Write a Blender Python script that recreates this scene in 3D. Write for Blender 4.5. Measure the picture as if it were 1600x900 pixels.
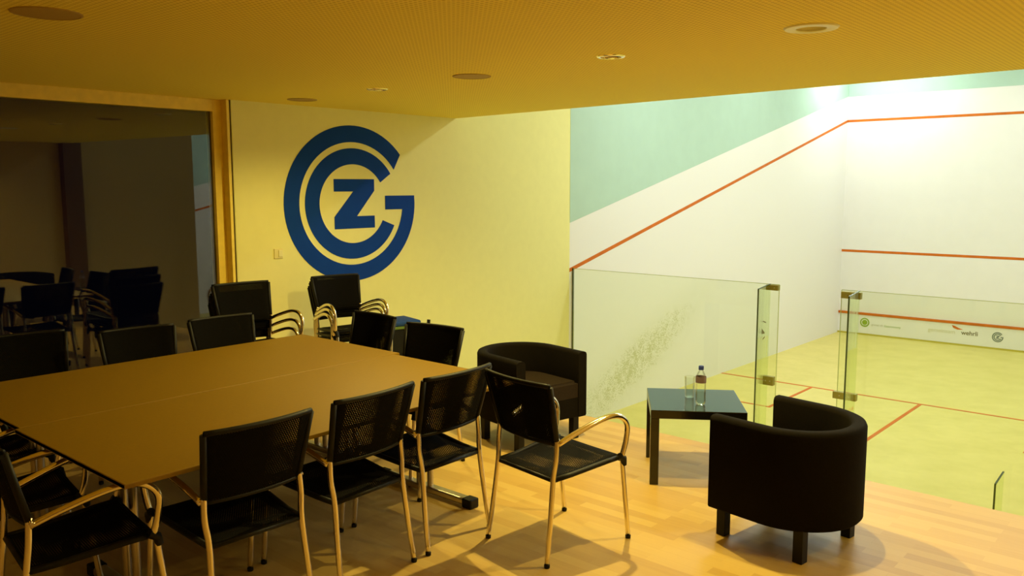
import bpy, bmesh, math, random
from mathutils import Vector, Matrix
random.seed(7)
PI = math.pi
R = math.radians
for o in list(bpy.data.objects):
    bpy.data.objects.remove(o, do_unlink=True)
scene = bpy.context.scene
C = scene.collection

# ------------------------------------------------------------------ camera
CAM = Vector((6.6238, -18.569, 1.7505))
yaw, pitch, roll = -0.716388, 0.12101, -0.0012
fwd = Vector((math.sin(yaw)*math.cos(pitch), math.cos(yaw)*math.cos(pitch), -math.sin(pitch)))
rgt = Vector((math.cos(yaw), -math.sin(yaw), 0))
upv = rgt.cross(fwd)
r2 = math.cos(roll)*rgt + math.sin(roll)*upv
u2 = -math.sin(roll)*rgt + math.cos(roll)*upv
cd = bpy.data.cameras.new('camera')
cam = bpy.data.objects.new('camera', cd)
C.objects.link(cam)
cd.sensor_width = 36
cd.lens = 36*1316.57/1600
cd.clip_start = 0.02
cd.clip_end = 200
m = Matrix((r2, u2, -fwd)).transposed().to_4x4()
m.translation = CAM
cam.matrix_world = m
scene.camera = cam

# ------------------------------------------------------------------ world (night outside)
w = bpy.data.worlds.new('night')
scene.world = w
w.use_nodes = True
bg = w.node_tree.nodes['Background']
bg.inputs[0].default_value = (0.012, 0.012, 0.03, 1)
bg.inputs[1].default_value = 0.08

# ------------------------------------------------------------------ colour management
vs = scene.view_settings
vs.view_transform = 'Standard'
try: vs.look = 'None'
except Exception: pass
vs.gamma = 1
vs.use_curve_mapping = False
vs.exposure = 0.0

# ------------------------------------------------------------------ large area lights of the courts
WARM = (1.0, 0.81, 0.24)
COOL = (0.95, 1.0, 0.95)
COURT_LAMPS = [  # x, y, z, watts
    (1.0, -1.3, 4.62, 66), (4.6, -1.6, 4.62, 24),
    (1.9, -5.0, 4.62, 36), (4.6, -5.0, 4.62, 38),
    (2.2, -8.4, 4.62, 66), (4.6, -8.4, 4.62, 68),
    (9.8, -2.5, 4.62, 120), (9.8, -6.5, 4.62, 170)]
SPOT_W = 236
DOWNLIGHTS = [  # x, y, lit power factor
    (1.56, -14.31, 0.34), (3.82, -14.49, 0.92), (5.02, -14.60, 0.47), (6.22, -14.68, 0.09), (7.42, -14.76, 0.3),  # lamps right of the large ring are unseen, added to balance the light
    (2.9, -19.7, 0.08), (5.6, -19.8, 0.10)]  # unseen rear pair, added as weak fill for the window side
for i, (x, y, z, p) in enumerate(COURT_LAMPS):
    ld = bpy.data.lights.new('court_light', 'AREA')
    ld.shape = 'RECTANGLE'; ld.size = 1.5; ld.size_y = 0.5
    ld.energy = p; ld.color = COOL
    lo = bpy.data.objects.new('court_light', ld)
    lo.location = (x, y, z - 0.06)
    C.objects.link(lo)

# ------------------------------------------------------------------ materials
def nodes(name):
    mt = bpy.data.materials.new(name); mt.use_nodes = True
    nt = mt.node_tree
    return mt, nt, nt.nodes['Principled BSDF'], nt.nodes.new, nt.links.new
def mat(name, col, rough=0.6, metal=0.0, noise=0.0, nscale=30, bump=0.0, bscale=200, spec=0.5, emis=None):
    mt, nt, b, N, L = nodes(name)
    b.inputs['Roughness'].default_value = rough
    b.inputs['Metallic'].default_value = metal
    b.inputs['Specular IOR Level'].default_value = spec
    b.inputs['Base Color'].default_value = (*col, 1)
    tc = N('ShaderNodeTexCoord')
    if noise:
        n = N('ShaderNodeTexNoise'); n.inputs['Scale'].default_value = nscale; n.inputs['Detail'].default_value = 4
        L(tc.outputs['Object'], n.inputs['Vector'])
        r = N('ShaderNodeMapRange'); r.inputs[1].default_value = .3; r.inputs[2].default_value = .7
        r.inputs[3].default_value = 1-noise; r.inputs[4].default_value = 1+noise
        L(n.outputs['Fac'], r.inputs[0])
        mx = N('ShaderNodeVectorMath'); mx.operation = 'SCALE'; mx.inputs[0].default_value = col
        L(r.outputs[0], mx.inputs['Scale']); L(mx.outputs[0], b.inputs['Base Color'])
    if bump:
        n2 = N('ShaderNodeTexNoise'); n2.inputs['Scale'].default_value = bscale
        L(tc.outputs['Object'], n2.inputs['Vector'])
        bp = N('ShaderNodeBump'); bp.inputs['Strength'].default_value = bump; bp.inputs['Distance'].default_value = .002
        L(n2.outputs['Fac'], bp.inputs['Height']); L(bp.outputs[0], b.inputs['Normal'])
    if emis:
        b.inputs['Emission Color'].default_value = (*emis[0], 1); b.inputs['Emission Strength'].default_value = emis[1]
    return mt

M = {}
M['gallery_wall'] = mat('gallery_wall_paint', (0.88, 0.845, 0.36), 0.8, spec=.2, noise=.015, nscale=9, bump=.08, bscale=400)
M['court_wall'] = mat('court_wall_paint', (0.85, 0.84, 0.82), 0.5, spec=.25, noise=.012, nscale=3)
M['teal'] = mat('teal_wall_paint', (0.47, 0.66, 0.56), 0.6, spec=.2, noise=.02, nscale=4)
M['red'] = mat('red_line_paint', (0.60, 0.15, 0.012), 0.6, spec=.2, noise=.1, nscale=6)
M['blue'] = mat('blue_logo_paint', (0.006, 0.050, 0.34), 0.7, spec=.08, noise=.05, nscale=5)
M['window_wood'] = mat('window_frame_wood', (0.95, 0.72, 0.12), 0.55, noise=.06, nscale=14)
M['dark_wood'] = mat('brown_pillar_wood', (0.16, 0.07, 0.02), 0.5, noise=.1)
M['back_wall'] = mat('rear_wall_paint', (0.66, 0.47, 0.20), 0.8, noise=.03)
M['plaster'] = mat('white_plaster', (0.8, 0.8, 0.72), 0.8)
M['chrome'] = mat('chrome', (0.86, 0.78, 0.62), 0.13, 1.0)
M['black_plastic'] = mat('black_plastic', (0.005, 0.0045, 0.004), 0.5, spec=.25)
M['tub_fabric'] = mat('dark_brown_fabric', (0.0055, 0.0038, 0.0022), 0.9, noise=.25, nscale=120, bump=.3, bscale=900, spec=.1)
M['cushion'] = mat('dark_cushion_fabric', (0.016, 0.009, 0.005), 0.8, noise=.2, nscale=120, bump=.3, bscale=900, spec=.2)
M['black_lacquer'] = mat('black_lacquer', (0.006, 0.006, 0.005), 0.15, spec=.6)
M['table_top'] = mat('grey_beige_laminate', (0.225, 0.125, 0.002), 0.5, noise=.04, nscale=60, spec=.3)
M['table_edge'] = mat('brown_table_edge', (0.30, 0.18, 0.03), 0.5)
M['steel'] = mat('brushed_steel', (0.55, 0.5, 0.42), 0.3, 1.0)
M['brass'] = mat('olive_brass_fitting', (0.36, 0.31, 0.08), 0.4, .55)
M['trim_white'] = mat('white_trim_ring', (0.85, 0.80, 0.45), 0.4)
M['grille'] = mat('speaker_grille', (0.46, 0.30, 0.07), 0.7, noise=.1, nscale=300)
M['reflector'] = mat('lamp_reflector', (0.9, 0.8, 0.5), 0.15, 1.0)
M['bulb'] = mat('lamp_bulb', (1, .9, .6), 0.4, emis=((1, .82, .45), 60))
M['bulb_dim'] = mat('lamp_bulb_deep', (1, .8, .4), 0.4, emis=((1, .7, .2), .8))
M['tube_lamp'] = mat('court_lamp_diffuser', (1, 1, 1), 0.4, emis=(COOL, 6))
M['blue_cushion'] = mat('blue_cushion_fabric', (0.018, 0.06, 0.24), 0.8, spec=.2, noise=.15, nscale=150)
M['green_trim'] = mat('green_piping', (0.12, 0.2, 0.03), 0.7)
M['switch'] = mat('white_switch_plastic', (0.85, 0.80, 0.40), 0.35)
M['switch_side'] = mat('amber_switch_plastic', (0.84, 0.74, 0.30), 0.35)
M['cap_blue'] = mat('blue_bottle_cap', (0.02, 0.04, 0.24), 0.4)
M['label'] = mat('purple_bottle_label', (0.20, 0.14, 0.17), 0.5)
M['green_print'] = mat('green_print', (0.28, 0.42, 0.02), 0.5)
M['grey_print'] = mat('grey_print', (0.50, 0.49, 0.28), 0.5)
M['faint_print'] = mat('faint_grey_print', (0.62, 0.60, 0.36), 0.5)
M['black_print'] = mat('dark_print', (0.16, 0.14, 0.04), 0.5)
M['white_print'] = mat('pale_print', (0.8, 0.82, 0.5), 0.5)
M['ochre'] = mat('ochre_joint', (0.52, 0.44, 0.04), 0.6)

def math_node(nt, op, a, b=None, c=None):
    n = nt.nodes.new('ShaderNodeMath'); n.operation = op
    for i, v in enumerate((a, b, c)):
        if v is None: continue
        if isinstance(v, (int, float)): n.inputs[i].default_value = v
        else: nt.links.new(v, n.inputs[i])
    return n.outputs[0]

# perforated ceiling
def make_ceiling_mat():
    mt, nt, b, N, L = nodes('perforated_ceiling')
    b.inputs['Roughness'].default_value = 0.85
    tc = N('ShaderNodeTexCoord'); sp = N('ShaderNodeSeparateXYZ'); L(tc.outputs['Object'], sp.inputs[0])
    P = 0.027
    fx = math_node(nt, 'SUBTRACT', math_node(nt, 'FRACT', math_node(nt, 'DIVIDE', sp.outputs[0], P)), .5)
    fy = math_node(nt, 'SUBTRACT', math_node(nt, 'FRACT', math_node(nt, 'DIVIDE', sp.outputs[1], P)), .5)
    d = math_node(nt, 'ADD', math_node(nt, 'MULTIPLY', fx, fx), math_node(nt, 'MULTIPLY', fy, fy))
    hole = math_node(nt, 'LESS_THAN', d, 0.075)
    mx = N('ShaderNodeMix'); mx.data_type = 'RGBA'
    mx.inputs[6].default_value = (0.96, 0.76, 0.10, 1); mx.inputs[7].default_value = (0.72, 0.53, 0.05, 1)
    L(hole, mx.inputs[0]); L(mx.outputs[2], b.inputs['Base Color'])
    return mt
M['ceiling'] = make_ceiling_mat()

# parquet
def make_floor_mat():
    mt, nt, b, N, L = nodes('beech_parquet')
    tc = N('ShaderNodeTexCoord')
    br = N('ShaderNodeTexBrick')
    br.inputs['Scale'].default_value = 1.0
    br.inputs['Brick Width'].default_value = 0.46
    br.inputs['Row Height'].default_value = 0.068
    br.inputs['Mortar Size'].default_value = 0.0006
    br.inputs['Mortar Smooth'].default_value = 0.2
    br.inputs['Bias'].default_value = 0.0
    br.offset = 0.37; br.offset_frequency = 2
    br.inputs['Color1'].default_value = (0.0, 0.0, 0.0, 1); br.inputs['Color2'].default_value = (1, 1, 1, 1)
    br.inputs['Mortar'].default_value = (0.25, 0.25, 0.25, 1)
    L(tc.outputs['Object'], br.inputs['Vector'])
    mp = N('ShaderNodeMapping'); mp.inputs['Scale'].default_value = (3, 40, 1); L(tc.outputs['Object'], mp.inputs[0])
    n = N('ShaderNodeTexNoise'); n.inputs['Scale'].default_value = 1.5; n.inputs['Detail'].default_value = 5; L(mp.outputs[0], n.inputs['Vector'])
    s = math_node(nt, 'ADD', math_node(nt, 'MULTIPLY', br.outputs['Color'], .65), math_node(nt, 'MULTIPLY', n.outputs['Fac'], .4))
    cr = N('ShaderNodeValToRGB'); L(s, cr.inputs[0])
    cr.color_ramp.elements[0].color = (0.45, 0.28, 0.080, 1); cr.color_ramp.elements[0].position = .05
    cr.color_ramp.elements[1].color = (0.58, 0.395, 0.120, 1); cr.color_ramp.elements[1].position = .8
    e = cr.color_ramp.elements.new(.35); e.color = (0.52, 0.33, 0.092, 1)
    L(cr.outputs[0], b.inputs['Base Color'])
    b.inputs['Roughness'].default_value = 0.42
    b.inputs['Specular IOR Level'].default_value = 0.4
    return mt
M['parquet'] = make_floor_mat()

def make_court_floor():
    mt, nt, b, N, L = nodes('court_maple')
    tc = N('ShaderNodeTexCoord')
    n = N('ShaderNodeTexNoise'); n.inputs['Scale'].default_value = 2.2; n.inputs['Detail'].default_value = 9; n.inputs['Roughness'].default_value = .7
    L(tc.outputs['Object'], n.inputs['Vector'])
    cr = N('ShaderNodeValToRGB'); L(n.outputs['Fac'], cr.inputs[0])
    cr.color_ramp.elements[0].color = (0.63, 0.545, 0.13, 1); cr.color_ramp.elements[0].position = .3
    cr.color_ramp.elements[1].color = (0.74, 0.64, 0.19, 1); cr.color_ramp.elements[1].position = .7
    L(cr.outputs[0], b.inputs['Base Color']); b.inputs['Roughness'].default_value = .45
    return mt
M['court_floor'] = make_court_floor()

# court side wall with a patch of dark ball marks
def make_marked_wall():
    mt, nt, b, N, L = nodes('court_wall_ball_marks')
    b.inputs['Roughness'].default_value = .5
    tc = N('ShaderNodeTexCoord'); sp = N('ShaderNodeSeparateXYZ'); L(tc.outputs['Object'], sp.inputs[0])
    v = N('ShaderNodeTexVoronoi'); v.inputs['Scale'].default_value = 58; L(tc.outputs['Object'], v.inputs['Vector'])
    n = N('ShaderNodeTexNoise'); n.inputs['Scale'].default_value = 7; n.inputs['Detail'].default_value = 3; L(tc.outputs['Object'], n.inputs['Vector'])
    # tilted elliptical patch in the (y, z) plane
    y = math_node(nt, 'ADD', sp.outputs[1], 8.1); z = math_node(nt, 'ADD', sp.outputs[2], 0.80)
    a = math_node(nt, 'ADD', math_node(nt, 'MULTIPLY', y, .93), math_node(nt, 'MULTIPLY', z, .37))
    c = math_node(nt, 'SUBTRACT', math_node(nt, 'MULTIPLY', z, .93), math_node(nt, 'MULTIPLY', y, .37))
    d = math_node(nt, 'ADD', math_node(nt, 'POWER', math_node(nt, 'DIVIDE', math_node(nt, 'ABSOLUTE', a), 2.1), 2.0),
                  math_node(nt, 'POWER', math_node(nt, 'DIVIDE', math_node(nt, 'ABSOLUTE', c), .42), 2.0))
    lim = math_node(nt, 'MULTIPLY', math_node(nt, 'MAXIMUM', math_node(nt, 'SUBTRACT', 1.0, d), 0.0), math_node(nt, 'MULTIPLY', n.outputs['Fac'], 1.15))
    dot = math_node(nt, 'LESS_THAN', v.outputs['Distance'], lim)
    mx = N('ShaderNodeMix'); mx.data_type = 'RGBA'
    mx.inputs[6].default_value = (0.85, 0.84, 0.82, 1); mx.inputs[7].default_value = (0.58, 0.59, 0.38, 1)
    smear = math_node(nt, 'MULTIPLY', math_node(nt, 'MAXIMUM', math_node(nt, 'SUBTRACT', 1.0, math_node(nt, 'MULTIPLY', d, .55)), 0.0), math_node(nt, 'MULTIPLY', n.outputs['Fac'], .42))
    L(math_node(nt, 'MAXIMUM', dot, smear), mx.inputs[0]); L(mx.outputs[2], b.inputs['Base Color'])
    return mt
M['marked_wall'] = make_marked_wall()

def weave(name, ax, col=(0.0035, 0.0028, 0.0022)):
    mt, nt, b, N, L = nodes(name)
    b.inputs['Base Color'].default_value = (*col, 1); b.inputs['Roughness'].default_value = .75; b.inputs['Specular IOR Level'].default_value = .07
    tc = N('ShaderNodeTexCoord'); sp = N('ShaderNodeSeparateXYZ'); L(tc.outputs['Object'], sp.inputs[0])
    P = 0.0105
    u = math_node(nt, 'DIVIDE', sp.outputs[0], P); v = math_node(nt, 'DIVIDE', sp.outputs[ax], P*.8)
    row = math_node(nt, 'FLOOR', v)
    u = math_node(nt, 'ADD', u, math_node(nt, 'MULTIPLY', row, .5))
    fu = math_node(nt, 'ABSOLUTE', math_node(nt, 'SUBTRACT', math_node(nt, 'FRACT', u), .5))
    fv = math_node(nt, 'ABSOLUTE', math_node(nt, 'SUBTRACT', math_node(nt, 'FRACT', v), .5))
    h = math_node(nt, 'MULTIPLY', math_node(nt, 'LESS_THAN', fu, .16), math_node(nt, 'LESS_THAN', fv, .20))
    # no holes near the rims
    h = math_node(nt, 'MULTIPLY', h, math_node(nt, 'LESS_THAN', math_node(nt, 'ABSOLUTE', sp.outputs[0]), .178))
    b.inputs['Alpha'].default_value = 1
    L(math_node(nt, 'SUBTRACT', 1.0, h), b.inputs['Alpha'])
    bp = N('ShaderNodeBump'); bp.inputs['Strength'].default_value = .5; bp.inputs['Distance'].default_value = .002
    L(math_node(nt, 'ADD', fu, fv), bp.inputs['Height']); L(bp.outputs[0], b.inputs['Normal'])
    return mt
M['weave_back'] = weave('black_woven_back', 2)
M['weave_seat'] = weave('black_woven_seat', 1)

def glass_mat(name, tint, refl=1.0, ior=1.5, dirty=0.0):
    mt, nt, b, N, L = nodes(name)
    nt.nodes.remove(b)
    out = nt.nodes['Material Output']
    tr = N('ShaderNodeBsdfTransparent'); tr.inputs[0].default_value = (*tint, 1)
    gl = N('ShaderNodeBsdfGlossy'); gl.inputs['Roughness'].default_value = .0; gl.inputs[0].default_value = (1, 1, 1, 1)
    fr = N('ShaderNodeFresnel'); fr.inputs[0].default_value = ior
    f = math_node(nt, 'MULTIPLY', fr.outputs[0], refl)
    mx = N('ShaderNodeMixShader'); L(f, mx.inputs[0]); L(tr.outputs[0], mx.inputs[1]); L(gl.outputs[0], mx.inputs[2])
    L(mx.outputs[0], out.inputs[0])
    return mt
M['court_glass'] = glass_mat('court_glass', (0.955, 0.975, 0.90), .45)
M['fin_glass'] = glass_mat('fin_glass', (0.93, 0.97, 0.83), .6)
M['glass_edge'] = mat('dark_green_glass_edge', (0.06, 0.085, 0.02), 0.2)
M['pale_edge'] = mat('pale_green_glass_edge', (0.50, 0.56, 0.20), 0.2)
M['window_glass'] = glass_mat('night_window_glass', (0.8, 0.8, 0.8), 1.0, 1.62)
M['clear'] = glass_mat('clear_plastic', (0.97, 0.98, 0.94), .45, 1.45)
M['water'] = glass_mat('water', (0.95, 0.97, 0.91), .5, 1.33)

# ------------------------------------------------------------------ mesh helpers
def finish(bm, smooth=False):
    bmesh.ops.recalc_face_normals(bm, faces=bm.faces)
    for f in bm.faces: f.smooth = smooth
def link(name, bm, material, parent=None, smooth=False, angle=None):
    finish(bm, smooth)
    me = bpy.data.meshes.new(name); bm.to_mesh(me); bm.free()
    mats = material if isinstance(material, (list, tuple)) else [material]
    for x in mats: me.materials.append(x)
    if smooth and angle is not None:
        try: me.set_sharp_from_angle(angle=R(angle))
        except Exception: pass
    o = bpy.data.objects.new(name, me); C.objects.link(o)
    if parent: o.parent = parent
    return o
def box(bm, x0, x1, y0, y1, z0, z1, bev=0, seg=2, M4=None, mi=0):
    r = bmesh.ops.create_cube(bm, size=1.0)
    vs_ = r['verts']
    for v in vs_:
        v.co = Vector(((x0+x1)/2 + v.co.x*(x1-x0), (y0+y1)/2 + v.co.y*(y1-y0), (z0+z1)/2 + v.co.z*(z1-z0)))
    fs = list({f for v in vs_ for f in v.link_faces})
    for f in fs: f.material_index = mi
    if bev:
        es = list({e for v in vs_ for e in v.link_edges})
        rr = bmesh.ops.bevel(bm, geom=es, offset=bev, segments=seg, affect='EDGES', profile=.5)
        vs_ = list({v for f in rr['faces'] for v in f.verts})
    if M4 is not None:
        allv = vs_ if not bev else [v for v in bm.verts if v.index == -1 or v in set(vs_)]
        for v in set(allv): v.co = M4 @ v.co
    return vs_
def catmull(pts, n=6):
    P = [Vector(p) for p in pts]
    P = [P[0]*2-P[1]] + P + [P[-1]*2-P[-2]]
    out = []
    for i in range(1, len(P)-2):
        a, b, c, d = P[i-1:i+3]
        for k in range(n):
            t = k/n
            out.append(.5*((2*b)+(c-a)*t+(2*a-5*b+4*c-d)*t*t+(3*b-a-3*c+d)*t**3))
    out.append(P[-2]); return out
def tube(bm, pts, r, seg=12, smooth_n=0, mi=0, close=True):
    P = catmull(pts, smooth_n) if smooth_n else [Vector(p) for p in pts]
    rs = r if isinstance(r, (list, tuple)) else [r]*len(P)
    rings = []; nrm = None
    for i, p in enumerate(P):
        t = (P[min(i+1, len(P)-1)] - P[max(i-1, 0)]).normalized()
        if nrm is None:
            a = Vector((0, 0, 1)) if abs(t.z) < .9 else Vector((1, 0, 0))
            nrm = t.cross(a).normalized()
        else:
            nrm = (nrm - t*nrm.dot(t)).normalized()
        bn = t.cross(nrm)
        rings.append([bm.verts.new(p + rs[i]*(math.cos(2*PI*k/seg)*nrm + math.sin(2*PI*k/seg)*bn)) for k in range(seg)])
    for i in range(len(rings)-1):
        for k in range(seg):
            f = bm.faces.new((rings[i][k], rings[i][(k+1) % seg], rings[i+1][(k+1) % seg], rings[i+1][k])); f.material_index = mi
    if close:
        for rg in (rings[0][::-1], rings[-1]):
            f = bm.faces.new(rg); f.material_index = mi
def lathe(bm, prof, seg=32, c=(0, 0, 0), cap=True, mi=0):
    rings = []
    for r, z in prof:
        if r < 1e-6: rings.append([bm.verts.new((c[0], c[1], c[2]+z))])
        else: rings.append([bm.verts.new((c[0]+r*math.cos(2*PI*k/seg), c[1]+r*math.sin(2*PI*k/seg), c[2]+z)) for k in range(seg)])
    for a, b in zip(rings, rings[1:]):
        for k in range(seg):
            k2 = (k+1) % seg
            if len(a) == 1 and len(b) == 1: continue
            if len(a) == 1: f = bm.faces.new((a[0], b[k], b[k2]))
            elif len(b) == 1: f = bm.faces.new((a[k], a[k2], b[0]))
            else: f = bm.faces.new((a[k], a[k2], b[k2], b[k]))
            f.material_index = mi
def prism(bm, poly, axis_map, d0, d1, mi=0):
    """poly: list of (a,b); axis_map(a,b,d)->xyz; extruded from d0 to d1"""
    A = [bm.verts.new(axis_map(a, b, d0)) for a, b in poly]
    B = [bm.verts.new(axis_map(a, b, d1)) for a, b in poly]
    n = len(poly)
    fs = [bm.faces.new(A), bm.faces.new(B[::-1])]
    bm.normal_update()
    for i in range(n):
        fs.append(bm.faces.new((A[i], B[i], B[(i+1) % n], A[(i+1) % n])))
    for f in fs: f.material_index = mi
    bmesh.ops.triangulate(bm, faces=fs[:2])
def shell_strip(bm, inner, outer, axis_map, d0, d1):
    """extruded band between two equally long outlines"""
    n = len(inner)
    V = {}
    for nm, pl in (('i', inner), ('o', outer)):
        for dd, tag_ in ((d0, 0), (d1, 1)):
            V[nm, tag_] = [bm.verts.new(axis_map(a, b, dd)) for a, b in pl]
    for i in range(n-1):
        for t in (0, 1): bm.faces.new((V['i', t][i], V['i', t][i+1], V['o', t][i+1], V['o', t][i]))
        for nm in 'io': bm.faces.new((V[nm, 0][i], V[nm, 0][i+1], V[nm, 1][i+1], V[nm, 1][i]))
    for i in (0, n-1): bm.faces.new((V['i', 0][i], V['o', 0][i], V['o', 1][i], V['i', 1][i]))

def thing(name, label, cat, loc=(0, 0, 0), rot=0, group=None):
    o = bpy.data.objects.new(name, None); C.objects.link(o)
    o.empty_display_size = .1
    o.location = loc; o.rotation_euler = (0, 0, rot)
    o['label'] = label; o['category'] = cat
    if group: o['group'] = group
    return o
def tag(o, label, cat, group=None):
    o['label'] = label; o['category'] = cat
    if group: o['group'] = group
    return o
def struct(name, bm, m_, parent=None, smooth=False):
    o = link(name, bm, m_, parent, smooth)
    if not parent: o['kind'] = 'structure'
    return o
def bmn(): return bmesh.new()
def copy_tree(o, parent=None):
    c = o.copy(); C.objects.link(c)
    if parent: c.parent = parent
    for ch in list(o.children): copy_tree(ch, c)
    return c

# ================================================================== STRUCTURE
G = 1.46            # gallery floor above court floor
CF = -G
BACK = -9.75        # court back glass plane
TOP = 4.80
# gallery floor (parquet), its front edge runs almost parallel to the court
bm = bmn()
prism(bm, [(-0.12, -20.6), (8.7, -20.6), (8.7, -13.62), (-0.0, -13.37), (-0.12, -13.37)], lambda a, b, d: (a, b, d), -0.16, 0.0)
struct('floor', bm, M['parquet'])
bm = bmn(); box(bm, 0, 13.0, -13.9, 0.0, CF-.1, CF)
struct('floor_court', bm, M['court_floor'])
bm = bmn(); box(bm, 0, 8.7, -13.95, -13.88, CF, -.16)
struct('wall_under_gallery', bm, M['plaster'])
# ceiling with holes for the downlights
bm = bmn()
cy = lambda x: -11.90 - .073*x
prism(bm, [(-0.12, -20.6), (8.7, -20.6), (8.7, cy(8.7)), (-0.12, cy(-.12))], lambda a, b, d: (a, b, d), 2.48, 2.70)
ceil = struct('ceiling', bm, M['ceiling'])
bm = bmn()
for x, y, p in DOWNLIGHTS: lathe(bm, [(0, 2.40), (.070, 2.40), (.070, 2.62), (0, 2.62)], 32, (x, y, 0))
cut = link('cutter', bm, M['plaster'])
bo = ceil.modifiers.new('b', 'BOOLEAN'); bo.object = cut; bo.operation = 'DIFFERENCE'; bo.solver = 'EXACT'
dg = bpy.context.evaluated_depsgraph_get(); dg.update()
me = bpy.data.meshes.new_from_object(ceil.evaluated_get(dg)); ceil.modifiers.clear(); ceil.data = me
bpy.data.objects.remove(cut, do_unlink=True)
# fascia above ceiling edge and court ceiling
bm = bmn(); prism(bm, [(0, cy(0)-.10), (8.7, cy(8.7)-.10), (8.7, cy(8.7)-.02), (0, cy(0)-.02)], lambda a, b, d: (a, b, d), 2.70, TOP)
struct('wall_upper', bm, M['plaster'])
bm = bmn(); box(bm, -.15, 13.1, -12.9, .15, TOP, TOP+.12)
struct('ceiling_court', bm, M['plaster'])
# logo wall (gallery part of the left wall), opening for the window left of y=-14.62
PAINT = -9.82
bm = bmn()
box(bm, -.2, 0, -14.62, -13.37, 0, 2.48); box(bm, -.2, 0, -13.37, PAINT, CF, TOP)
box(bm, -.2, 0, -20.6, -20.3, 0, 2.48)
bm2 = bm
struct('wall_left', bm2, M['gallery_wall'])
# court side wall
bm = bmn(); box(bm, -.2, 0, PAINT, .15, CF, TOP)
struct('wall_court_left', bm, M['marked_wall'])
bm = bmn(); box(bm, 0, 6.4, 0, .2, CF, TOP); struct('wall_court_front', bm, M['court_wall'])
bm = bmn(); box(bm, 6.4, 6.6, -9.9, .2, CF, TOP); struct('wall_court_right', bm, M['court_wall'])
bm = bmn(); box(bm, 6.6, 12.9, 0, .2, CF, TOP); struct('wall_second_court_front', bm, M['court_wall'])
bm = bmn(); box(bm, 12.9, 13.1, -10.6, .2, CF, TOP); struct('wall_second_court_right', bm, M['court_wall'])
# gallery right and back walls
bm = bmn(); box(bm, 8.6, 8.7, -20.6, -10.2, CF, TOP); struct('wall_right', bm, M['back_wall'])
bm = bmn(); box(bm, 8.7, 13.1, -10.3, -10.2, CF, TOP); struct('wall_corridor', bm, M['back_wall'])
bm = bmn(); box(bm, -.2, 8.7, -20.7, -20.6, 0, 2.6); struct('wall_back', bm, M['back_wall'])
bm = bmn(); box(bm, 8.42, 8.60, -12.64, -12.34, CF, 2.60); struct('trim_1', bm, M['dark_wood'])
bm = bmn(); box(bm, 0.0, 0.003, -14.615, -14.53, 0, 2.48); struct('trim_2', bm, M['gallery_wall'])

# paint: teal fields and red lines on the court walls
t = .003
def ywall(name, poly, m_, x=0.0, s=1):
    bm = bmn(); prism(bm, poly, lambda a, b, d: (x + s*d, a, b), 0, t); return struct(name, bm, m_)
def xwall(name, poly, m_, y=0.0, x0=0):
    bm = bmn(); prism(bm, poly, lambda a, b, d: (a, y-d, b), 0, t); return struct(name, bm, m_)
ZO = lambda y: 3.11 + (0.67-3.11)*(-y)/9.75      # out line height above gallery floor
ZT = lambda y: 3.63 + (1.27-3.63)*(-y)/9.82      # lower border of teal
def line_poly(y0, y1, f, h=.05): return [(y0, f(y0)-h/2), (y1, f(y1)-h/2), (y1, f(y1)+h/2), (y0, f(y0)+h/2)]
ywall('trim_3', [(PAINT, ZT(PAINT)), (0, ZT(0)), (0, TOP), (PAINT, TOP)], M['teal'])
xwall('trim_4', [(0, 3.62), (6.4, 3.62), (6.4, TOP), (0, TOP)], M['teal'])
ywall('trim_5', line_poly(PAINT, 0, ZO), M['red'])
xwall('trim_6', [(0, 3.085), (6.4, 3.085), (6.4, 3.135), (0, 3.135)], M['red'])
xwall('trim_7', [(0, .315), (6.4, .315), (6.4, .365), (0, .365)], M['red'])
ywall('trim_8', [(-10.0, ZT(-10)), (0, ZT(0)), (0, TOP), (-10.0, TOP)], M['teal'], 12.9, -1)
ywall('trim_9', line_poly(-9.9, 0, ZO), M['red'], 12.9, -1)
# tin: panel, red capping, ochre foot joint
bm = bmn(); box(bm, 0.0, 6.4, -.025, 0, CF, CF+.43); struct('trim_10', bm, M['court_wall'])
bm = bmn(); box(bm, 0.0, 6.4, -.04, 0, CF+.43, CF+.48, .004); struct('trim_11', bm, M['red'])
bm = bmn(); box(bm, 0.0, 6.4, -.05, -.025, CF, CF+.032); struct('trim_12', bm, M['ochre'])
# floor lines
def fl(name, x0, x1, y0, y1):
    bm = bmn(); box(bm, x0, x1, y0, y1, CF, CF+.003); return struct(name, bm, M['red'])
fl('trim_13', 0, 6.4, -5.49, -5.44)
fl('trim_14', 3.175, 3.225, BACK, -5.49)
fl('trim_15', 1.55, 1.60, -7.09, -5.49); fl('trim_16', 0, 1.55, -7.09, -7.04)
fl('trim_17', 4.80, 4.85, -7.09, -5.49); fl('trim_18', 4.85, 6.4, -7.09, -7.04)

# window: timber frame with dark panes reflecting the room
WX = -.12
win = None
bm = bmn(); box(bm, WX-.012, WX, -20.3, -14.72, .07, 2.385)
win = struct('window_1', bm, M['window_glass'])
bm = bmn()
box(bm, -.2, -.085, -14.74, -14.62, 0, 2.48, .003)     # jamb
box(bm, -.2, -.085, -20.3, -14.74, 2.38, 2.48, .003)   # head
box(bm, -.2, -.085, -20.3, -14.74, 0, .08, .003)       # sill
box(bm, -.2, -.085, -20.3, -20.2, .08, 2.38, .003)
fr = link('window_frame', bm, M['window_wood'], win)
bm = bmn(); box(bm, -.085, 0, -14.635, -14.62, 0, 2.48, .002); box(bm, -.2, 0.0, -14.66, -14.62, 0.0, 2.48, .002)
link('window_reveal', bm, M['window_wood'], win)

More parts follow.
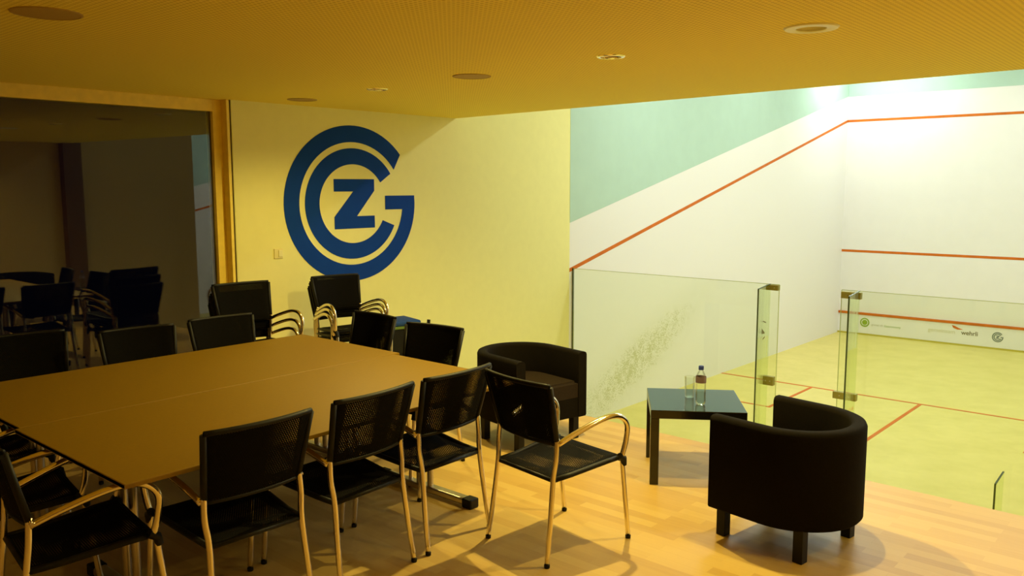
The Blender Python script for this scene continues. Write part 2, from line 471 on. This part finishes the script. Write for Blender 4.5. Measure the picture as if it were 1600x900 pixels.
# ================================================================== DOWNLIGHTS AND COURT LAMPS
def downlight(x, y, pw, label, big=False):
    t_ = thing('downlight', label, 'ceiling light', (x, y, 2.48), 0, 'row of recessed downlights in the ceiling')
    ro, ri = (.125, .085) if big else (.082, .060)
    if big: ri = .068
    bm = bmn()
    prof = [(ri, .0), (ri, -.006), (ri+.006, -.009), (ro-.006, -.007), (ro, -.001), (ro, 0.0)]
    lathe(bm, prof, 40)
    link('trim_ring', bm, M['trim_white'] if big else M['reflector'], t_, True, 40)
    bm = bmn()
    lathe(bm, [(ri, .001), (ri-.006, .02), (ri-.014, .06), (.030, .10), (.014, .118), (0, .12)], 32)
    link('reflector', bm, M['reflector'] if not big else M['trim_white'], t_, True, 40)
    bm = bmn(); lathe(bm, [(0, .055), (.012, .058), (.018, .075), (.014, .10), (0, .118)], 16)
    link('bulb', bm, M['bulb_dim'] if big else M['bulb'], t_, True)
    if pw:
        ld = bpy.data.lights.new('downlight_lamp', 'SPOT'); ld.energy = SPOT_W*pw; ld.color = WARM
        ld.spot_size = R(156); ld.spot_blend = .55; ld.shadow_soft_size = .022
        lo = bpy.data.objects.new('lamp', ld); C.objects.link(lo); lo.parent = t_; lo.location = (0, 0, -.012)
    return t_
lab = ['small sparkling recessed downlight in the ceiling above the blue wall logo',
       'small sparkling recessed downlight in the middle of the ceiling above the tub chairs',
       'large white-rimmed recessed downlight in the ceiling near the court, rightmost in the photo',
       'added unseen recessed downlight beyond the large white-rimmed one, next along the row',
       'added unseen recessed downlight at the end of the ceiling row beside the right wall',
       'added unseen dim recessed downlight near the rear wall behind the meeting tables',
       'added unseen dim recessed downlight near the rear wall beside the right wall']
for i, (x, y, pw) in enumerate(DOWNLIGHTS): downlight(x, y, pw, lab[i], i == 2)
# flat round grilles
def disc(x, y, r, label, name='ceiling_speaker'):
    t_ = thing(name, label, 'ceiling speaker', (x, y, 2.48), 0)
    bm = bmn(); lathe(bm, [(0, -.004), (r*.93, -.004), (r*.93, 0), (0, 0)], 40); link('grille', bm, M['grille'], t_)
    bm = bmn(); lathe(bm, [(r*.93, 0), (r*.93, -.006), (r, -.004), (r, 0)], 40); link('rim', bm, M['grille'], t_, True, 40)
disc(2.71, -17.08, .140, 'large flat round speaker grille in the ceiling above the table, top left corner')
disc(2.62, -14.38, .130, 'round speaker grille between the two small sparkling downlights')
disc(0.47, -14.22, .125, 'round speaker grille nearest to the window corner, seen nearly edge-on')
for i, (x, y, z, p) in enumerate(COURT_LAMPS):
    t_ = thing('court_lamp', 'long flat lamp hanging under the court ceiling', 'ceiling light', (x, y, z), 0, 'lamps under the court ceiling')
    bm = bmn(); box(bm, -.78, .78, -.28, .28, -.03, .06, .008); link('housing', bm, M['plaster'], t_)
    bm = bmn(); box(bm, -.74, .74, -.24, .24, -.036, -.03); link('diffuser', bm, M['tube_lamp'], t_)
    for sx in (-.6, .6):
        bm = bmn(); tube(bm, [(sx, 0, .05), (sx, 0, TOP-z)], .006, 8); link('suspension_rod', bm, M['steel'], t_)

# ================================================================== WALL LOGO
LC = (-13.325, 1.574); SY, SZ = .80, .756
def lm(a, b, d): return (.0005+d, LC[0]+a*SY, LC[1]+b*SZ)
def norm(y, z): return ((y-LC[0])/SY, (z-LC[1])/SZ)
def arc(r, a0, a1, n=72): return [(r*math.cos(R(a0+(a1-a0)*i/n)), r*math.sin(R(a0+(a1-a0)*i/n))) for i in range(n+1)]
def ring(bm, ri, ro, ai0, ai1, ao0, ao1, mp=lm, d=.003):
    shell_strip(bm, arc(ri, ai0, ai1), arc(ro, ao0, ao1), mp, 0, d)
def build_logo(name, label, mp, mat_, d=.003, parent=None):
    t_ = parent or thing(name, label, 'logo')
    bm = bmn()   # outer letter: open at upper right, bar at the right
    ring(bm, .79, 1.0, 34.5, 352.0, 40.5, 352.0, mp, d)
    # closing piece with the bar
    yb0, yb1 = .10, -.085
    outer = [(math.cos(R(a)), math.sin(R(a))) for a in (-8, -4, 0)] + [(math.sqrt(1-.1**2), yb0), (.50, yb0), (.50, yb1)]
    inner_ = [(math.sqrt(.79**2-.085**2), yb1), (.79*math.cos(R(-8)), .79*math.sin(R(-8)))]
    prism(bm, outer+inner_, mp, 0, d)
    link('letter_g', bm, mat_, t_)
    bm = bmn()   # middle letter
    ring(bm, .508, .712, 33.0, 333.5, 33.5, 335.0, mp, d)
    link('letter_c', bm, mat_, t_)
    bm = bmn()
    hw, hh, th = .31, .318, .158
    Z = [(-hw, hh), (hw, hh), (hw, hh-.15), (.03, -hh+th), (hw, -hh+th), (hw, -hh), (-hw, -hh), (-hw, -hh+.155), (-.02, hh-th), (-hw, hh-th)]
    Z = [(a+.015, b) for a, b in Z]
    prism(bm, Z, mp, 0, d)
    link('letter_z', bm, mat_, t_)
    return t_
build_logo('wall_logo', 'large round blue letter logo painted on the yellow wall', lm, M['blue'])
# light switch
t_ = thing('light_switch', 'small square light switch on the wall left of the blue logo', 'light switch', (0, -14.20, 1.14))
bm = bmn(); box(bm, 0, .010, -.045, .045, -.045, .045, .003); link('plate', bm, M['switch_side'], t_)
bm = bmn(); box(bm, .010, .016, -.002, .038, -.03, .03, .002); link('rocker', bm, M['switch'], t_)

# sponsor marks on the tin
def txt(name, s, x, z, size, m_, parent, shear=0, bold=0):
    cu = bpy.data.curves.new(name, 'FONT'); cu.body = s; cu.size = size; cu.extrude = .001; cu.offset = bold
    tmp = bpy.data.objects.new(name, cu); C.objects.link(tmp)
    dg = bpy.context.evaluated_depsgraph_get(); dg.update()
    me = bpy.data.meshes.new_from_object(tmp.evaluated_get(dg)); me.materials.clear(); me.materials.append(m_)
    bpy.data.objects.remove(tmp, do_unlink=True)
    o = bpy.data.objects.new(name, me); C.objects.link(o); o.rotation_euler = (PI/2, 0, 0); o.location = (x, 0, z)
    o.parent = parent
    return o
TY = -.026
t_ = thing('green_emblem_print', 'round green emblem with small grey lettering on the front wall board', 'sign', (.57, TY, -1.19))
bm = bmn()
shell_strip(bm, arc(.072, 0, 359.9, 40), arc(.098, 0, 359.9, 40), lambda a, b, d: (a, -d, b), 0, .002)
prism(bm, arc(.055, 0, 351, 39), lambda a, b, d: (a, -d, b), 0, .002)
prism(bm, [(-.04, -.085), (.04, -.085), (.05, -.065), (-.05, -.065)], lambda a, b, d: (a, -d-.002, b), 0, .001)
link('emblem', bm, M['green_print'], t_)
txt('lettering', 'grüner.ch', .14, -.052, .062, M['grey_print'], t_)
txt('lettering', 'Gastronomy', .40, -.058, .066, M['green_print'], t_)
t_ = thing('company_name_print', 'pale and dark lettering with a small red swoosh on the front wall board', 'sign', (1.86, TY, -1.235))
txt('lettering', 'gemeinsam', -.02, 0, .115, M['faint_print'], t_)
txt('lettering', 'wehrli', .60, 0, .12, M['black_print'], t_, bold=.002)
bm = bmn(); prism(bm, [(.42, .175), (.45, .12), (.53, .09), (.63, .10), (.55, .125), (.48, .16)], lambda a, b, d: (a, -d, b), 0, .002)
link('swoosh', bm, M['red'], t_)
SM = (3.11, -1.215)
build_logo('small_round_logo_print', 'small grey-blue round letter logo on the front wall board, rightmost print',
           lambda a, b, d: (SM[0]+a*.10, TY-d, SM[1]+b*.10), mat('grey_blue_print', (.20, .24, .20), .5), .002)

# ================================================================== COURT GLASS
ZG = .67
def pane(name, label, x0, x1):
    t_ = thing(name, label, 'glass panel', (0, 0, 0))
    bm = bmn(); box(bm, x0, x1, BACK-.006, BACK+.006, CF, ZG-.002); link('pane', bm, M['court_glass'], t_)
    bm = bmn(); box(bm, x0, x1, BACK-.006, BACK+.006, ZG-.002, ZG+.003); link('top_edge', bm, M['pale_edge'], t_)
    return t_
p1 = pane('glass_barrier', 'long glass panel between the logo wall and the doorway of the court', .02, 2.82)
bm = bmn(); box(bm, .004, .018, BACK-.012, BACK+.012, CF, ZG+.004); link('wall_seal', bm, M['glass_edge'], p1)
bm = bmn(); box(bm, 2.82, 2.824, BACK-.006, BACK+.006, CF, ZG); link('end_edge', bm, M['pale_edge'], p1)
p2 = pane('glass_barrier', 'glass panel right of the doorway in front of the sponsor board', 3.50, 6.38)
bm = bmn(); box(bm, 3.496, 3.50, BACK-.006, BACK+.006, CF, ZG); link('end_edge', bm, M['pale_edge'], p2)
def fin(x, y0, z1, label, clamps, sticker=False):
    t_ = thing('glass_fin', label, 'glass fin', (x, BACK, CF))
    bm = bmn(); prism(bm, [(-.008, 0), (y0, 0), (y0, z1-CF-.03), (-.008, z1-CF)], lambda a, b, d: (d, a, b), -.007, .007)
    link('pane', bm, M['fin_glass'], t_)
    bm = bmn(); prism(bm, [(y0, 0), (y0-.004, 0), (y0-.004, z1-CF-.03), (y0, z1-CF-.03)], lambda a, b, d: (d, a, b), -.008, .008)
    link('front_edge', bm, M['glass_edge'], t_)
    bm = bmn(); prism(bm, [(-.008, z1-CF), (y0, z1-CF-.03), (y0, z1-CF-.024), (-.008, z1-CF+.006)], lambda a, b, d: (d, a, b), -.008, .008)
    link('top_edge', bm, M['glass_edge'], t_)
    for (xa, xb, za, zb) in clamps:
        bm = bmn(); box(bm, xa-x, xb-x, -.03, .03, za-CF, zb-CF, .004); cl = link('clamp', bm, M['brass'], t_)
        for sx in (.3, .7):
            bm = bmn(); xx = (xa-x)+(xb-xa)*sx; tube(bm, [(xx, -.036, (za+zb)/2-CF), (xx, -.03, (za+zb)/2-CF)], .007, 10)
            link('screw', bm, M['steel'], cl)
    if sticker:
        bm = bmn()
        prism(bm, [(-.20, 1.66), (-.13, 1.61), (-.13, 1.595), (-.20, 1.60)], lambda a, b, d: (d, a, b), .0072, .0085)
        link('printed_mark', bm, M['black_print'], t_); bm = bmn()
        prism(bm, [(-.10, 1.72), (-.18, 1.745), (-.18, 1.735), (-.11, 1.71)], lambda a, b, d: (d, a, b), .0072, .0085)
        link('printed_mark', bm, M['black_print'], t_); bm = bmn()
        prism(bm, [(-.17, 1.53), (-.12, 1.55), (-.12, 1.565), (-.17, 1.545)], lambda a, b, d: (d, a, b), .0072, .0085)
        link('printed_mark', bm, M['black_print'], t_)
    return t_
fin(2.72, -.30, ZG, 'tall glass fin left of the doorway with two brass clamps and a small printed mark', [(2.68, 2.82, .605, .665), (2.68, 2.80, -.46, -.36)], True)
fin(3.68, -.30, ZG, 'tall glass fin right of the doorway with two brass clamps', [(3.50, 3.70, .585, .655), (3.46, 3.70, -.485, -.41)])
fin(5.08, -.34, -.93, 'short glass fin standing low behind the floor edge at lower right', [])

# ================================================================== WOVEN CHAIR
def ribbon_panel(bm, rows, th):
    """rows: list of rows of points (grid) -> closed thick shell along local normal"""
    nr, nc = len(rows), len(rows[0])
    P = [[Vector(p) for p in r] for r in rows]
    def nrm(i, j):
        a = P[min(i+1, nr-1)][j]-P[max(i-1, 0)][j]; b = P[i][min(j+1, nc-1)]-P[i][max(j-1, 0)]
        return a.cross(b).normalized()
    A = [[None]*nc for _ in range(nr)]; B = [[None]*nc for _ in range(nr)]
    for i in range(nr):
        for j in range(nc):
            e = min(i, nr-1-i, 1)*.5+.5; e2 = min(j, nc-1-j, 1)*.5+.5
            h = th/2*min(e, e2); n = nrm(i, j)
            A[i][j] = bm.verts.new(P[i][j]+n*h); B[i][j] = bm.verts.new(P[i][j]-n*h)
    for i in range(nr-1):
        for j in range(nc-1):
            bm.faces.new((A[i][j], A[i][j+1], A[i+1][j+1], A[i+1][j])); bm.faces.new((B[i][j], B[i+1][j], B[i+1][j+1], B[i][j+1]))
    for i in range(nr-1):
        for j in (0, nc-1): bm.faces.new((A[i][j], A[i+1][j], B[i+1][j], B[i][j]))
    for j in range(nc-1):
        for i in (0, nr-1): bm.faces.new((A[i][j], A[i][j+1], B[i][j+1], B[i][j]))

def make_chair():
    t_ = thing('woven_armchair', '', 'chair', (0, 0, 0), 0)
    # seat: slung panel between the side rails, front rolled down
    rows = []
    ys = [(-.215, .392), (-.20, .404), (-.12, .404), (-.02, .408), (.08, .420), (.16, .436), (.195, .440), (.212, .432), (.218, .416)]
    for y, z in ys:
        t1 = (y+.2)/.4; hw = .198+(.226-.198)*max(0, min(1, t1)); r = []
        for k in range(13):
            s = -1+2*k/12; r.append((s*hw, y, z-.012*(1-s*s)*(1 if -.2 < y < .2 else .2)))
        rows.append(r)
    bm = bmn(); ribbon_panel(bm, rows, .014); link('seat', bm, M['weave_seat'], t_, True)
    bm = bmn()
    for s in (-1, 1): tube(bm, [(s*.200, -.212, .400), (s*.205, -.1, .404), (s*.224, .12, .426), (s*.228, .19, .430)], .0125, 10)
    tube(bm, [(-.2, -.21, .396), (.2, -.21, .396)], .010, 10); tube(bm, [(-.226, .205, .421), (.226, .205, .421)], .010, 10)
    link('seat_frame', bm, M['black_plastic'], t_, True)
    # backrest: panel curved in plan, leaning back
    rows = []
    zs = [.560, .572, .61, .66, .71, .76, .81, .846, .856, .860]
    for z in zs:
        t1 = (z-.575)/.285; y = -.188-.078*t1; hw = .202+(.231-.202)*t1; r = []
        for k in range(17):
            s = -1+2*k/16; r.append((s*hw, y-.030*(1-s*s), z))
        rows.append(r)
    bm = bmn(); ribbon_panel(bm, rows, .018); bk = link('backrest', bm, M['weave_back'], t_, True)
    bm = bmn()
    for s in (-1, 1):
        tube(bm, [(s*.203, -.190, .56), (s*.216, -.226, .70), (s*.229, -.262, .848)], .0135, 10)
    top = [(s*.228, -.264-.030*(1-s*s), .853) for s in [-1+2*k/12 for k in range(13)]]
    tube(bm, top, .0115, 10)
    bot = [(s*.203, -.190-.030*(1-s*s), .566) for s in [-1+2*k/12 for k in range(13)]]
    tube(bm, bot, .0095, 10)
    link('back_frame', bm, M['black_plastic'], t_, True)
    for s in (-1, 1):
        # rear leg
        bm = bmn(); tube(bm, [(s*.218, -.266, .012), (s*.209, -.238, .20), (s*.201, -.214, .40), (s*.209, -.203, .50), (s*.206, -.196, .597)], .0125, 12, 5)
        lg = link('leg', bm, M['chrome'], t_, True)
        bm = bmn(); lathe(bm, [(0, 0), (.0125, 0), (.0138, .003), (.0138, .016), (0, .016)], 14, (s*.218, -.266, 0)); link('foot_cap', bm, M['black_plastic'], lg, True, 40)
        # front leg
        bm = bmn(); tube(bm, [(s*.231, .270, .012), (s*.231, .246, .20), (s*.229, .222, .40), (s*.228, .215, .43)], .0125, 12, 4)
        lg = link('leg', bm, M['chrome'], t_, True)
        bm = bmn(); lathe(bm, [(0, 0), (.0125, 0), (.0138, .003), (.0138, .016), (0, .016)], 14, (s*.231, .270, 0)); link('foot_cap', bm, M['black_plastic'], lg, True, 40)
        # armrest
        bm = bmn(); tube(bm, [(s*.214, -.196, .570), (s*.224, -.10, .604), (s*.242, .03, .643), (s*.250, .12, .655), (s*.253, .185, .640), (s*.252, .228, .590), (s*.246, .226, .51), (s*.238, .208, .435)], [.0135]*22+[.0135]*14, 12, 5)
        ar = link('armrest', bm, M['chrome'], t_, True)
        bm = bmn(); tube(bm, [(s*.240, .190, .442), (s*.234, .222, .422), (s*.230, .230, .388)], [.016, .0185, .016], 12)
        link('joint', bm, M['black_plastic'], ar, True, 50)
    return t_
chair = make_chair()
CH = [
 # x, y, deg, z, label, group
 (4.140, -15.376, -9.0, 0, 'black woven armchair standing alone away from the table, between it and the tub armchairs', None),
 (3.533, -15.723, 90.6, 0, 'black woven armchair at the near table side, rightmost, light showing through its back', 'chairs around the meeting table'),
 (3.546, -16.259, 92.6, 0, 'black woven armchair at the near table side, middle of the three', 'chairs around the meeting table'),
 (3.566, -16.824, 88.1, 0, 'black woven armchair at the near table side, nearest of the three', 'chairs around the meeting table'),
 (3.312, -17.322, -8.1, 0, 'black woven armchair at the near left table corner, its curved chrome armrest foremost', 'chairs around the meeting table'),
 (2.690, -17.330, -9.5, 0, 'black woven armchair at the left table end, behind the foremost armrest', 'chairs around the meeting table'),
 (1.966, -17.200, -7.9, 0, 'black woven armchair at the left table end, the farthest one', 'chairs around the meeting table'),
 (1.630, -15.590, -94.0, 0, 'black woven armchair at the far table side, before the stack beside the window', 'chairs around the meeting table'),
 (1.640, -16.190, -97.0, 0, 'black woven armchair at the far table side, middle one before the dark window', 'chairs around the meeting table'),
 (1.340, -16.740, -96.0, 0, 'black woven armchair at the far table side, leftmost one at the photo edge', 'chairs around the meeting table'),
 (2.064, -15.070, 178.0, 0, 'black woven armchair at the far table end, left one beside the blue-seated stool', 'chairs around the meeting table'),
 (2.776, -15.130, 187.9, 0, 'black woven armchair at the far table end, right one before the bare yellow wall', 'chairs around the meeting table'),
]
def stack(x, y, deg, n, top, where, group, dz=.072, dy=.034):
    a = R(deg); out = []
    words = {3: ['bottom', 'middle', 'top'], 4: ['bottom', 'second from bottom', 'third from bottom', 'top']}[n]
    for k in range(n):
        f = dy*(k-(n-1))
        out.append((x - math.sin(a)*f, y + math.cos(a)*f, deg, dz*k, 'black woven armchair, %s of the stack %s' % (words[k], where), group))
    return out
CH += stack(1.03, -15.08, -96.4, 3, 0, 'beside the window frame', 'chairs stacked beside the window')
CH += stack(.72, -13.97, -101, 3, 0, 'under the blue wall logo', 'chairs stacked under the wall logo', dz=.045, dy=.032)
for i, (x, y, dgr, z, label, grp) in enumerate(CH):
    o = chair if i == 0 else copy_tree(chair)
    o.location = (x, y, z); o.rotation_euler = (0, 0, R(dgr)); o['label'] = label
    if grp: o['group'] = grp

# ================================================================== MEETING TABLES
def make_table(x0, x1, y0, y1, label):
    cx, cy_ = (x0+x1)/2, (y0+y1)/2; hw, hl = (x1-x0)/2, (y1-y0)/2
    t_ = thing('meeting_table', label, 'table', (cx, cy_, 0), 0, 'meeting tables pushed together')
    bm = bmn(); box(bm, -hw+.001, hw-.001, -hl, hl, .681, .70, .003); top = link('tabletop', bm, M['table_top'], t_)
    for s in (-1, 1):
        bm = bmn(); box(bm, -hw, hw, s*hl-(.002 if s > 0 else 0), s*hl+(.002 if s < 0 else 0), .682, .698)
        link('edge_band', bm, M['table_edge'], top)
    for s in (-.32, .32):
        bm = bmn(); box(bm, s-.018, s+.018, -hl+.25, hl-.25, .65, .678)
        link('rail', bm, M['black_plastic'], t_)
    for s in (-1, 1):
        yy = s*(hl-.24)
        bm = bmn()
        for q in (-.045, .045): tube(bm, [(q, yy, .05), (q, yy, .66)], .018, 14)
        lg = link('leg', bm, M['steel'], t_, True, 40)
        bm = bmn(); box(bm, -.36, .36, yy-.03, yy+.03, .012, .05, .01, 3); link('foot_bar', bm, M['steel'], lg)
        for q in (-.36, .36):
            bm = bmn(); box(bm, q-.035, q+.035, yy-.034, yy+.034, 0, .054, .008, 2)
            link('foot_cap', bm, M['black_plastic'], lg)
        bm = bmn(); box(bm, -.34, .34, yy-.025, yy+.025, .645, .678, .004); link('crossbar', bm, M['black_plastic'], lg)
    return t_
make_table(1.60, 2.640, -17.28, -15.08, 'grey-brown meeting table, left of the two pushed together, nearer the window')
make_table(2.645, 3.70, -17.30, -15.13, 'grey-brown meeting table, right of the two pushed together, nearer the row of chair backs')

# ================================================================== TUB ARMCHAIRS
def tub_outline(hw, D, n=28, inset=0):
    pts = [(-hw+inset, 0)]
    for i in range(n+1):
        a = PI*i/n; pts.append((-(hw-inset)*math.cos(a), -(D-hw)-(hw-inset)*math.sin(a)))
    pts.append((hw-inset, 0)); return pts
def make_tub(x, y, deg, hw, D, h, zb, label, la, lf, lb):
    t_ = thing('tub_armchair', label, 'armchair', (x, y, 0), R(deg), 'dark tub armchairs by the side table')
    th = .075
    bm = bmn()
    # shell: cross-section swept along the U with rounded top edge
    U = tub_outline(hw, D, 32)
    # resample arms
    V = [U[0]] + [(U[0][0], U[0][1]+(U[1][1]-U[0][1])*k/5) for k in (1, 2, 3, 4)] + U[1:-1]
    V += [(U[-1][0], U[-2][1]+(U[-1][1]-U[-2][1])*k/5) for k in (1, 2, 3, 4)] + [U[-1]]
    nrm = []
    for i in range(len(V)):
        a = Vector(V[max(i-1, 0)]); b = Vector(V[min(i+1, len(V)-1)]); tt = (b-a).normalized()
        nrm.append(Vector((-tt.y, tt.x)))       # points inwards
    r = .022
    sec = [(0, zb+.01), (.008, zb), (th-.008, zb), (th, zb+.01)]
    sec_in = [(th, h-r), (th-.3*r, h-.3*r), (th-r, h)]
    sec_out = [(r, h), (.3*r, h-.3*r), (0, h-r)]
    S = sec + [(th, .40)] + sec_in + sec_out + [(0, .40)]
    ringsv = []
    N_ = len(V)
    for i, (p, n) in enumerate(zip(V, nrm)):
        sc = 1
        ringsv.append([bm.verts.new((p[0]+n.x*o_*1, p[1]+n.y*o_*1, z)) for o_, z in S])
    if True:
        for i in range(N_-1):
            for k in range(len(S)):
                k2 = (k+1) % len(S); bm.faces.new((ringsv[i][k], ringsv[i+1][k], ringsv[i+1][k2], ringsv[i][k2]))
        for rg in (ringsv[0], ringsv[-1]):
            f = bm.faces.new(rg)
            bmesh.ops.inset_region(bm, faces=[f], thickness=.012, depth=.008)
    link('shell', bm, M['tub_fabric'], t_, True, 55)
    # seat base and cushion inside the U
    inn = tub_outline(hw, D, 24, th-.005); inn = [(a, b) for a, b in inn]
    bm = bmn(); prism(bm, inn, lambda a, b, d: (a, b*.985-.004, d), zb+.005, .30); link('seat_base', bm, M['tub_fabric'], t_)
    bm = bmn(); prism(bm, tub_outline(hw, D, 24, th+.002), lambda a, b, d: (a, b*.985-.004, d), .301, .415)
    es = [e for e in bm.edges if abs(e.verts[0].co.z-e.verts[1].co.z) < 1e-5 and len(e.link_faces) == 2 and abs(e.link_faces[0].normal.z-e.link_faces[1].normal.z) > .5]
    bm.normal_update()
    es = [e for e in bm.edges if len(e.link_faces) == 2 and abs(abs(e.link_faces[0].normal.z)-abs(e.link_faces[1].normal.z)) > .5 and e.verts[0].co.z > .4]
    bmesh.ops.bevel(bm, geom=es, offset=.018, segments=3, affect='EDGES')
    link('seat_cushion', bm, M['cushion'], t_, True, 50)
    for sx, yy in ((-la, lf), (la, lf), (-la, lb), (la, lb)):
        bm = bmn(); box(bm, sx-.025, sx+.025, yy-.025, yy+.025, 0, zb+.01, .003); link('leg', bm, M['black_plastic'], t_)
    return t_
make_tub(4.750, -14.565, 81.9, .319, .605, .628, .158, 'dark tub armchair right of the small black table, its rounded back to the camera', .225, -.03, -.455)
make_tub(3.198, -14.219, -100.3, .312, .64, .615, .160, 'dark tub armchair near the yellow wall, open side facing the small black table', .245, -.055, -.43)

# ================================================================== SIDE TABLE, BOTTLE, GLASS
t_ = thing('side_table', 'small square black lacquered side table between the two tub armchairs', 'table', (4.161, -14.044, 0), .600)
h = .275
bm = bmn(); box(bm, -h, h, -h, h, .40, .45, .003); link('tabletop', bm, M['black_lacquer'], t_)
for sx in (-1, 1):
    for sy in (-1, 1):
        bm = bmn(); box(bm, sx*(h-.05)-.0*sx if sx > 0 else -h, h if sx > 0 else -h+.05, h-.05 if sy > 0 else -h, h if sy > 0 else -h+.05, 0, .40, .002)
        link('leg', bm, M['black_lacquer'], t_)
BX = (4.245, -14.125)
t_ = thing('water_bottle', 'clear plastic water bottle with dark blue cap on the small black table', 'bottle', (*BX, .4505))
bm = bmn(); lathe(bm, [(0, .006), (.022, 0), (.029, .006), (.031, .02), (.031, .062), (.0295, .068), (.031, .074), (.031, .15), (.030, .165), (.024, .188), (.014, .204), (.0125, .212), (.0125, .222), (0, .222)], 32)
link('body', bm, M['clear'], t_, True, 50)
bm = bmn(); lathe(bm, [(.0155, .212), (.0155, .232), (.013, .236), (0, .236)], 24); link('cap', bm, M['cap_blue'], t_, True, 40)
bm = bmn(); lathe(bm, [(.0315, .135), (.0318, .135), (.0318, .172), (.0312, .172)], 32); link('label_band', bm, M['label'], t_, True, 40)
bm = bmn(); lathe(bm, [(0, .008), (.021, .004), (.028, .01), (.0295, .02), (.0295, .088), (0, .088)], 28); link('water', bm, M['water'], t_, True, 50)
GX = (4.105, -14.005)
t_ = thing('drinking_glass', 'clear drinking glass beside the water bottle on the small black table', 'glass', (*GX, .4505))
bm = bmn(); lathe(bm, [(0, 0), (.026, 0), (.028, .004), (.033, .128), (.0315, .129), (.027, .012), (0, .010)], 32)
link('glass_body', bm, M['clear'], t_, True, 50)

# ================================================================== BLUE-SEATED STOOL
t_ = thing('blue_stool', 'low stool with blue padded seat and chrome legs against the yellow wall', 'stool', (.50, -13.21, 0), R(-14))
t_.scale = (.92, .92, .93)
bm = bmn(); box(bm, -.19, .19, -.19, .17, .455, .505, .02, 4); link('seat', bm, M['blue_cushion'], t_, True, 50)
bm = bmn(); box(bm, -.19, .19, -.19, .19, .428, .455, .006); link('seat_board', bm, M['green_trim'], t_)
bm = bmn(); box(bm, -.175, .175, -.165, .165, .12, .425, .01); link('storage_box', bm, M['black_plastic'], t_)
for sx in (-1, 1):
    for sy in (-1, 1):
        bm = bmn(); tube(bm, [(sx*.205, sy*.20, .0), (sx*.19, sy*.18, .25), (sx*.178, sy*.17, .44)], .011, 10, 4); link('leg', bm, M['chrome'], t_, True)
bm = bmn(); tube(bm, [(.12, .18, .44), (.14, .25, .45), (.14, .28, .46)], .010, 10); a = link('handle', bm, M['chrome'], t_, True)
bm = bmn(); tube(bm, [(.14, .28, .44), (.14, .285, .49)], .018, 12); link('knob', bm, M['black_plastic'], a, True, 50)
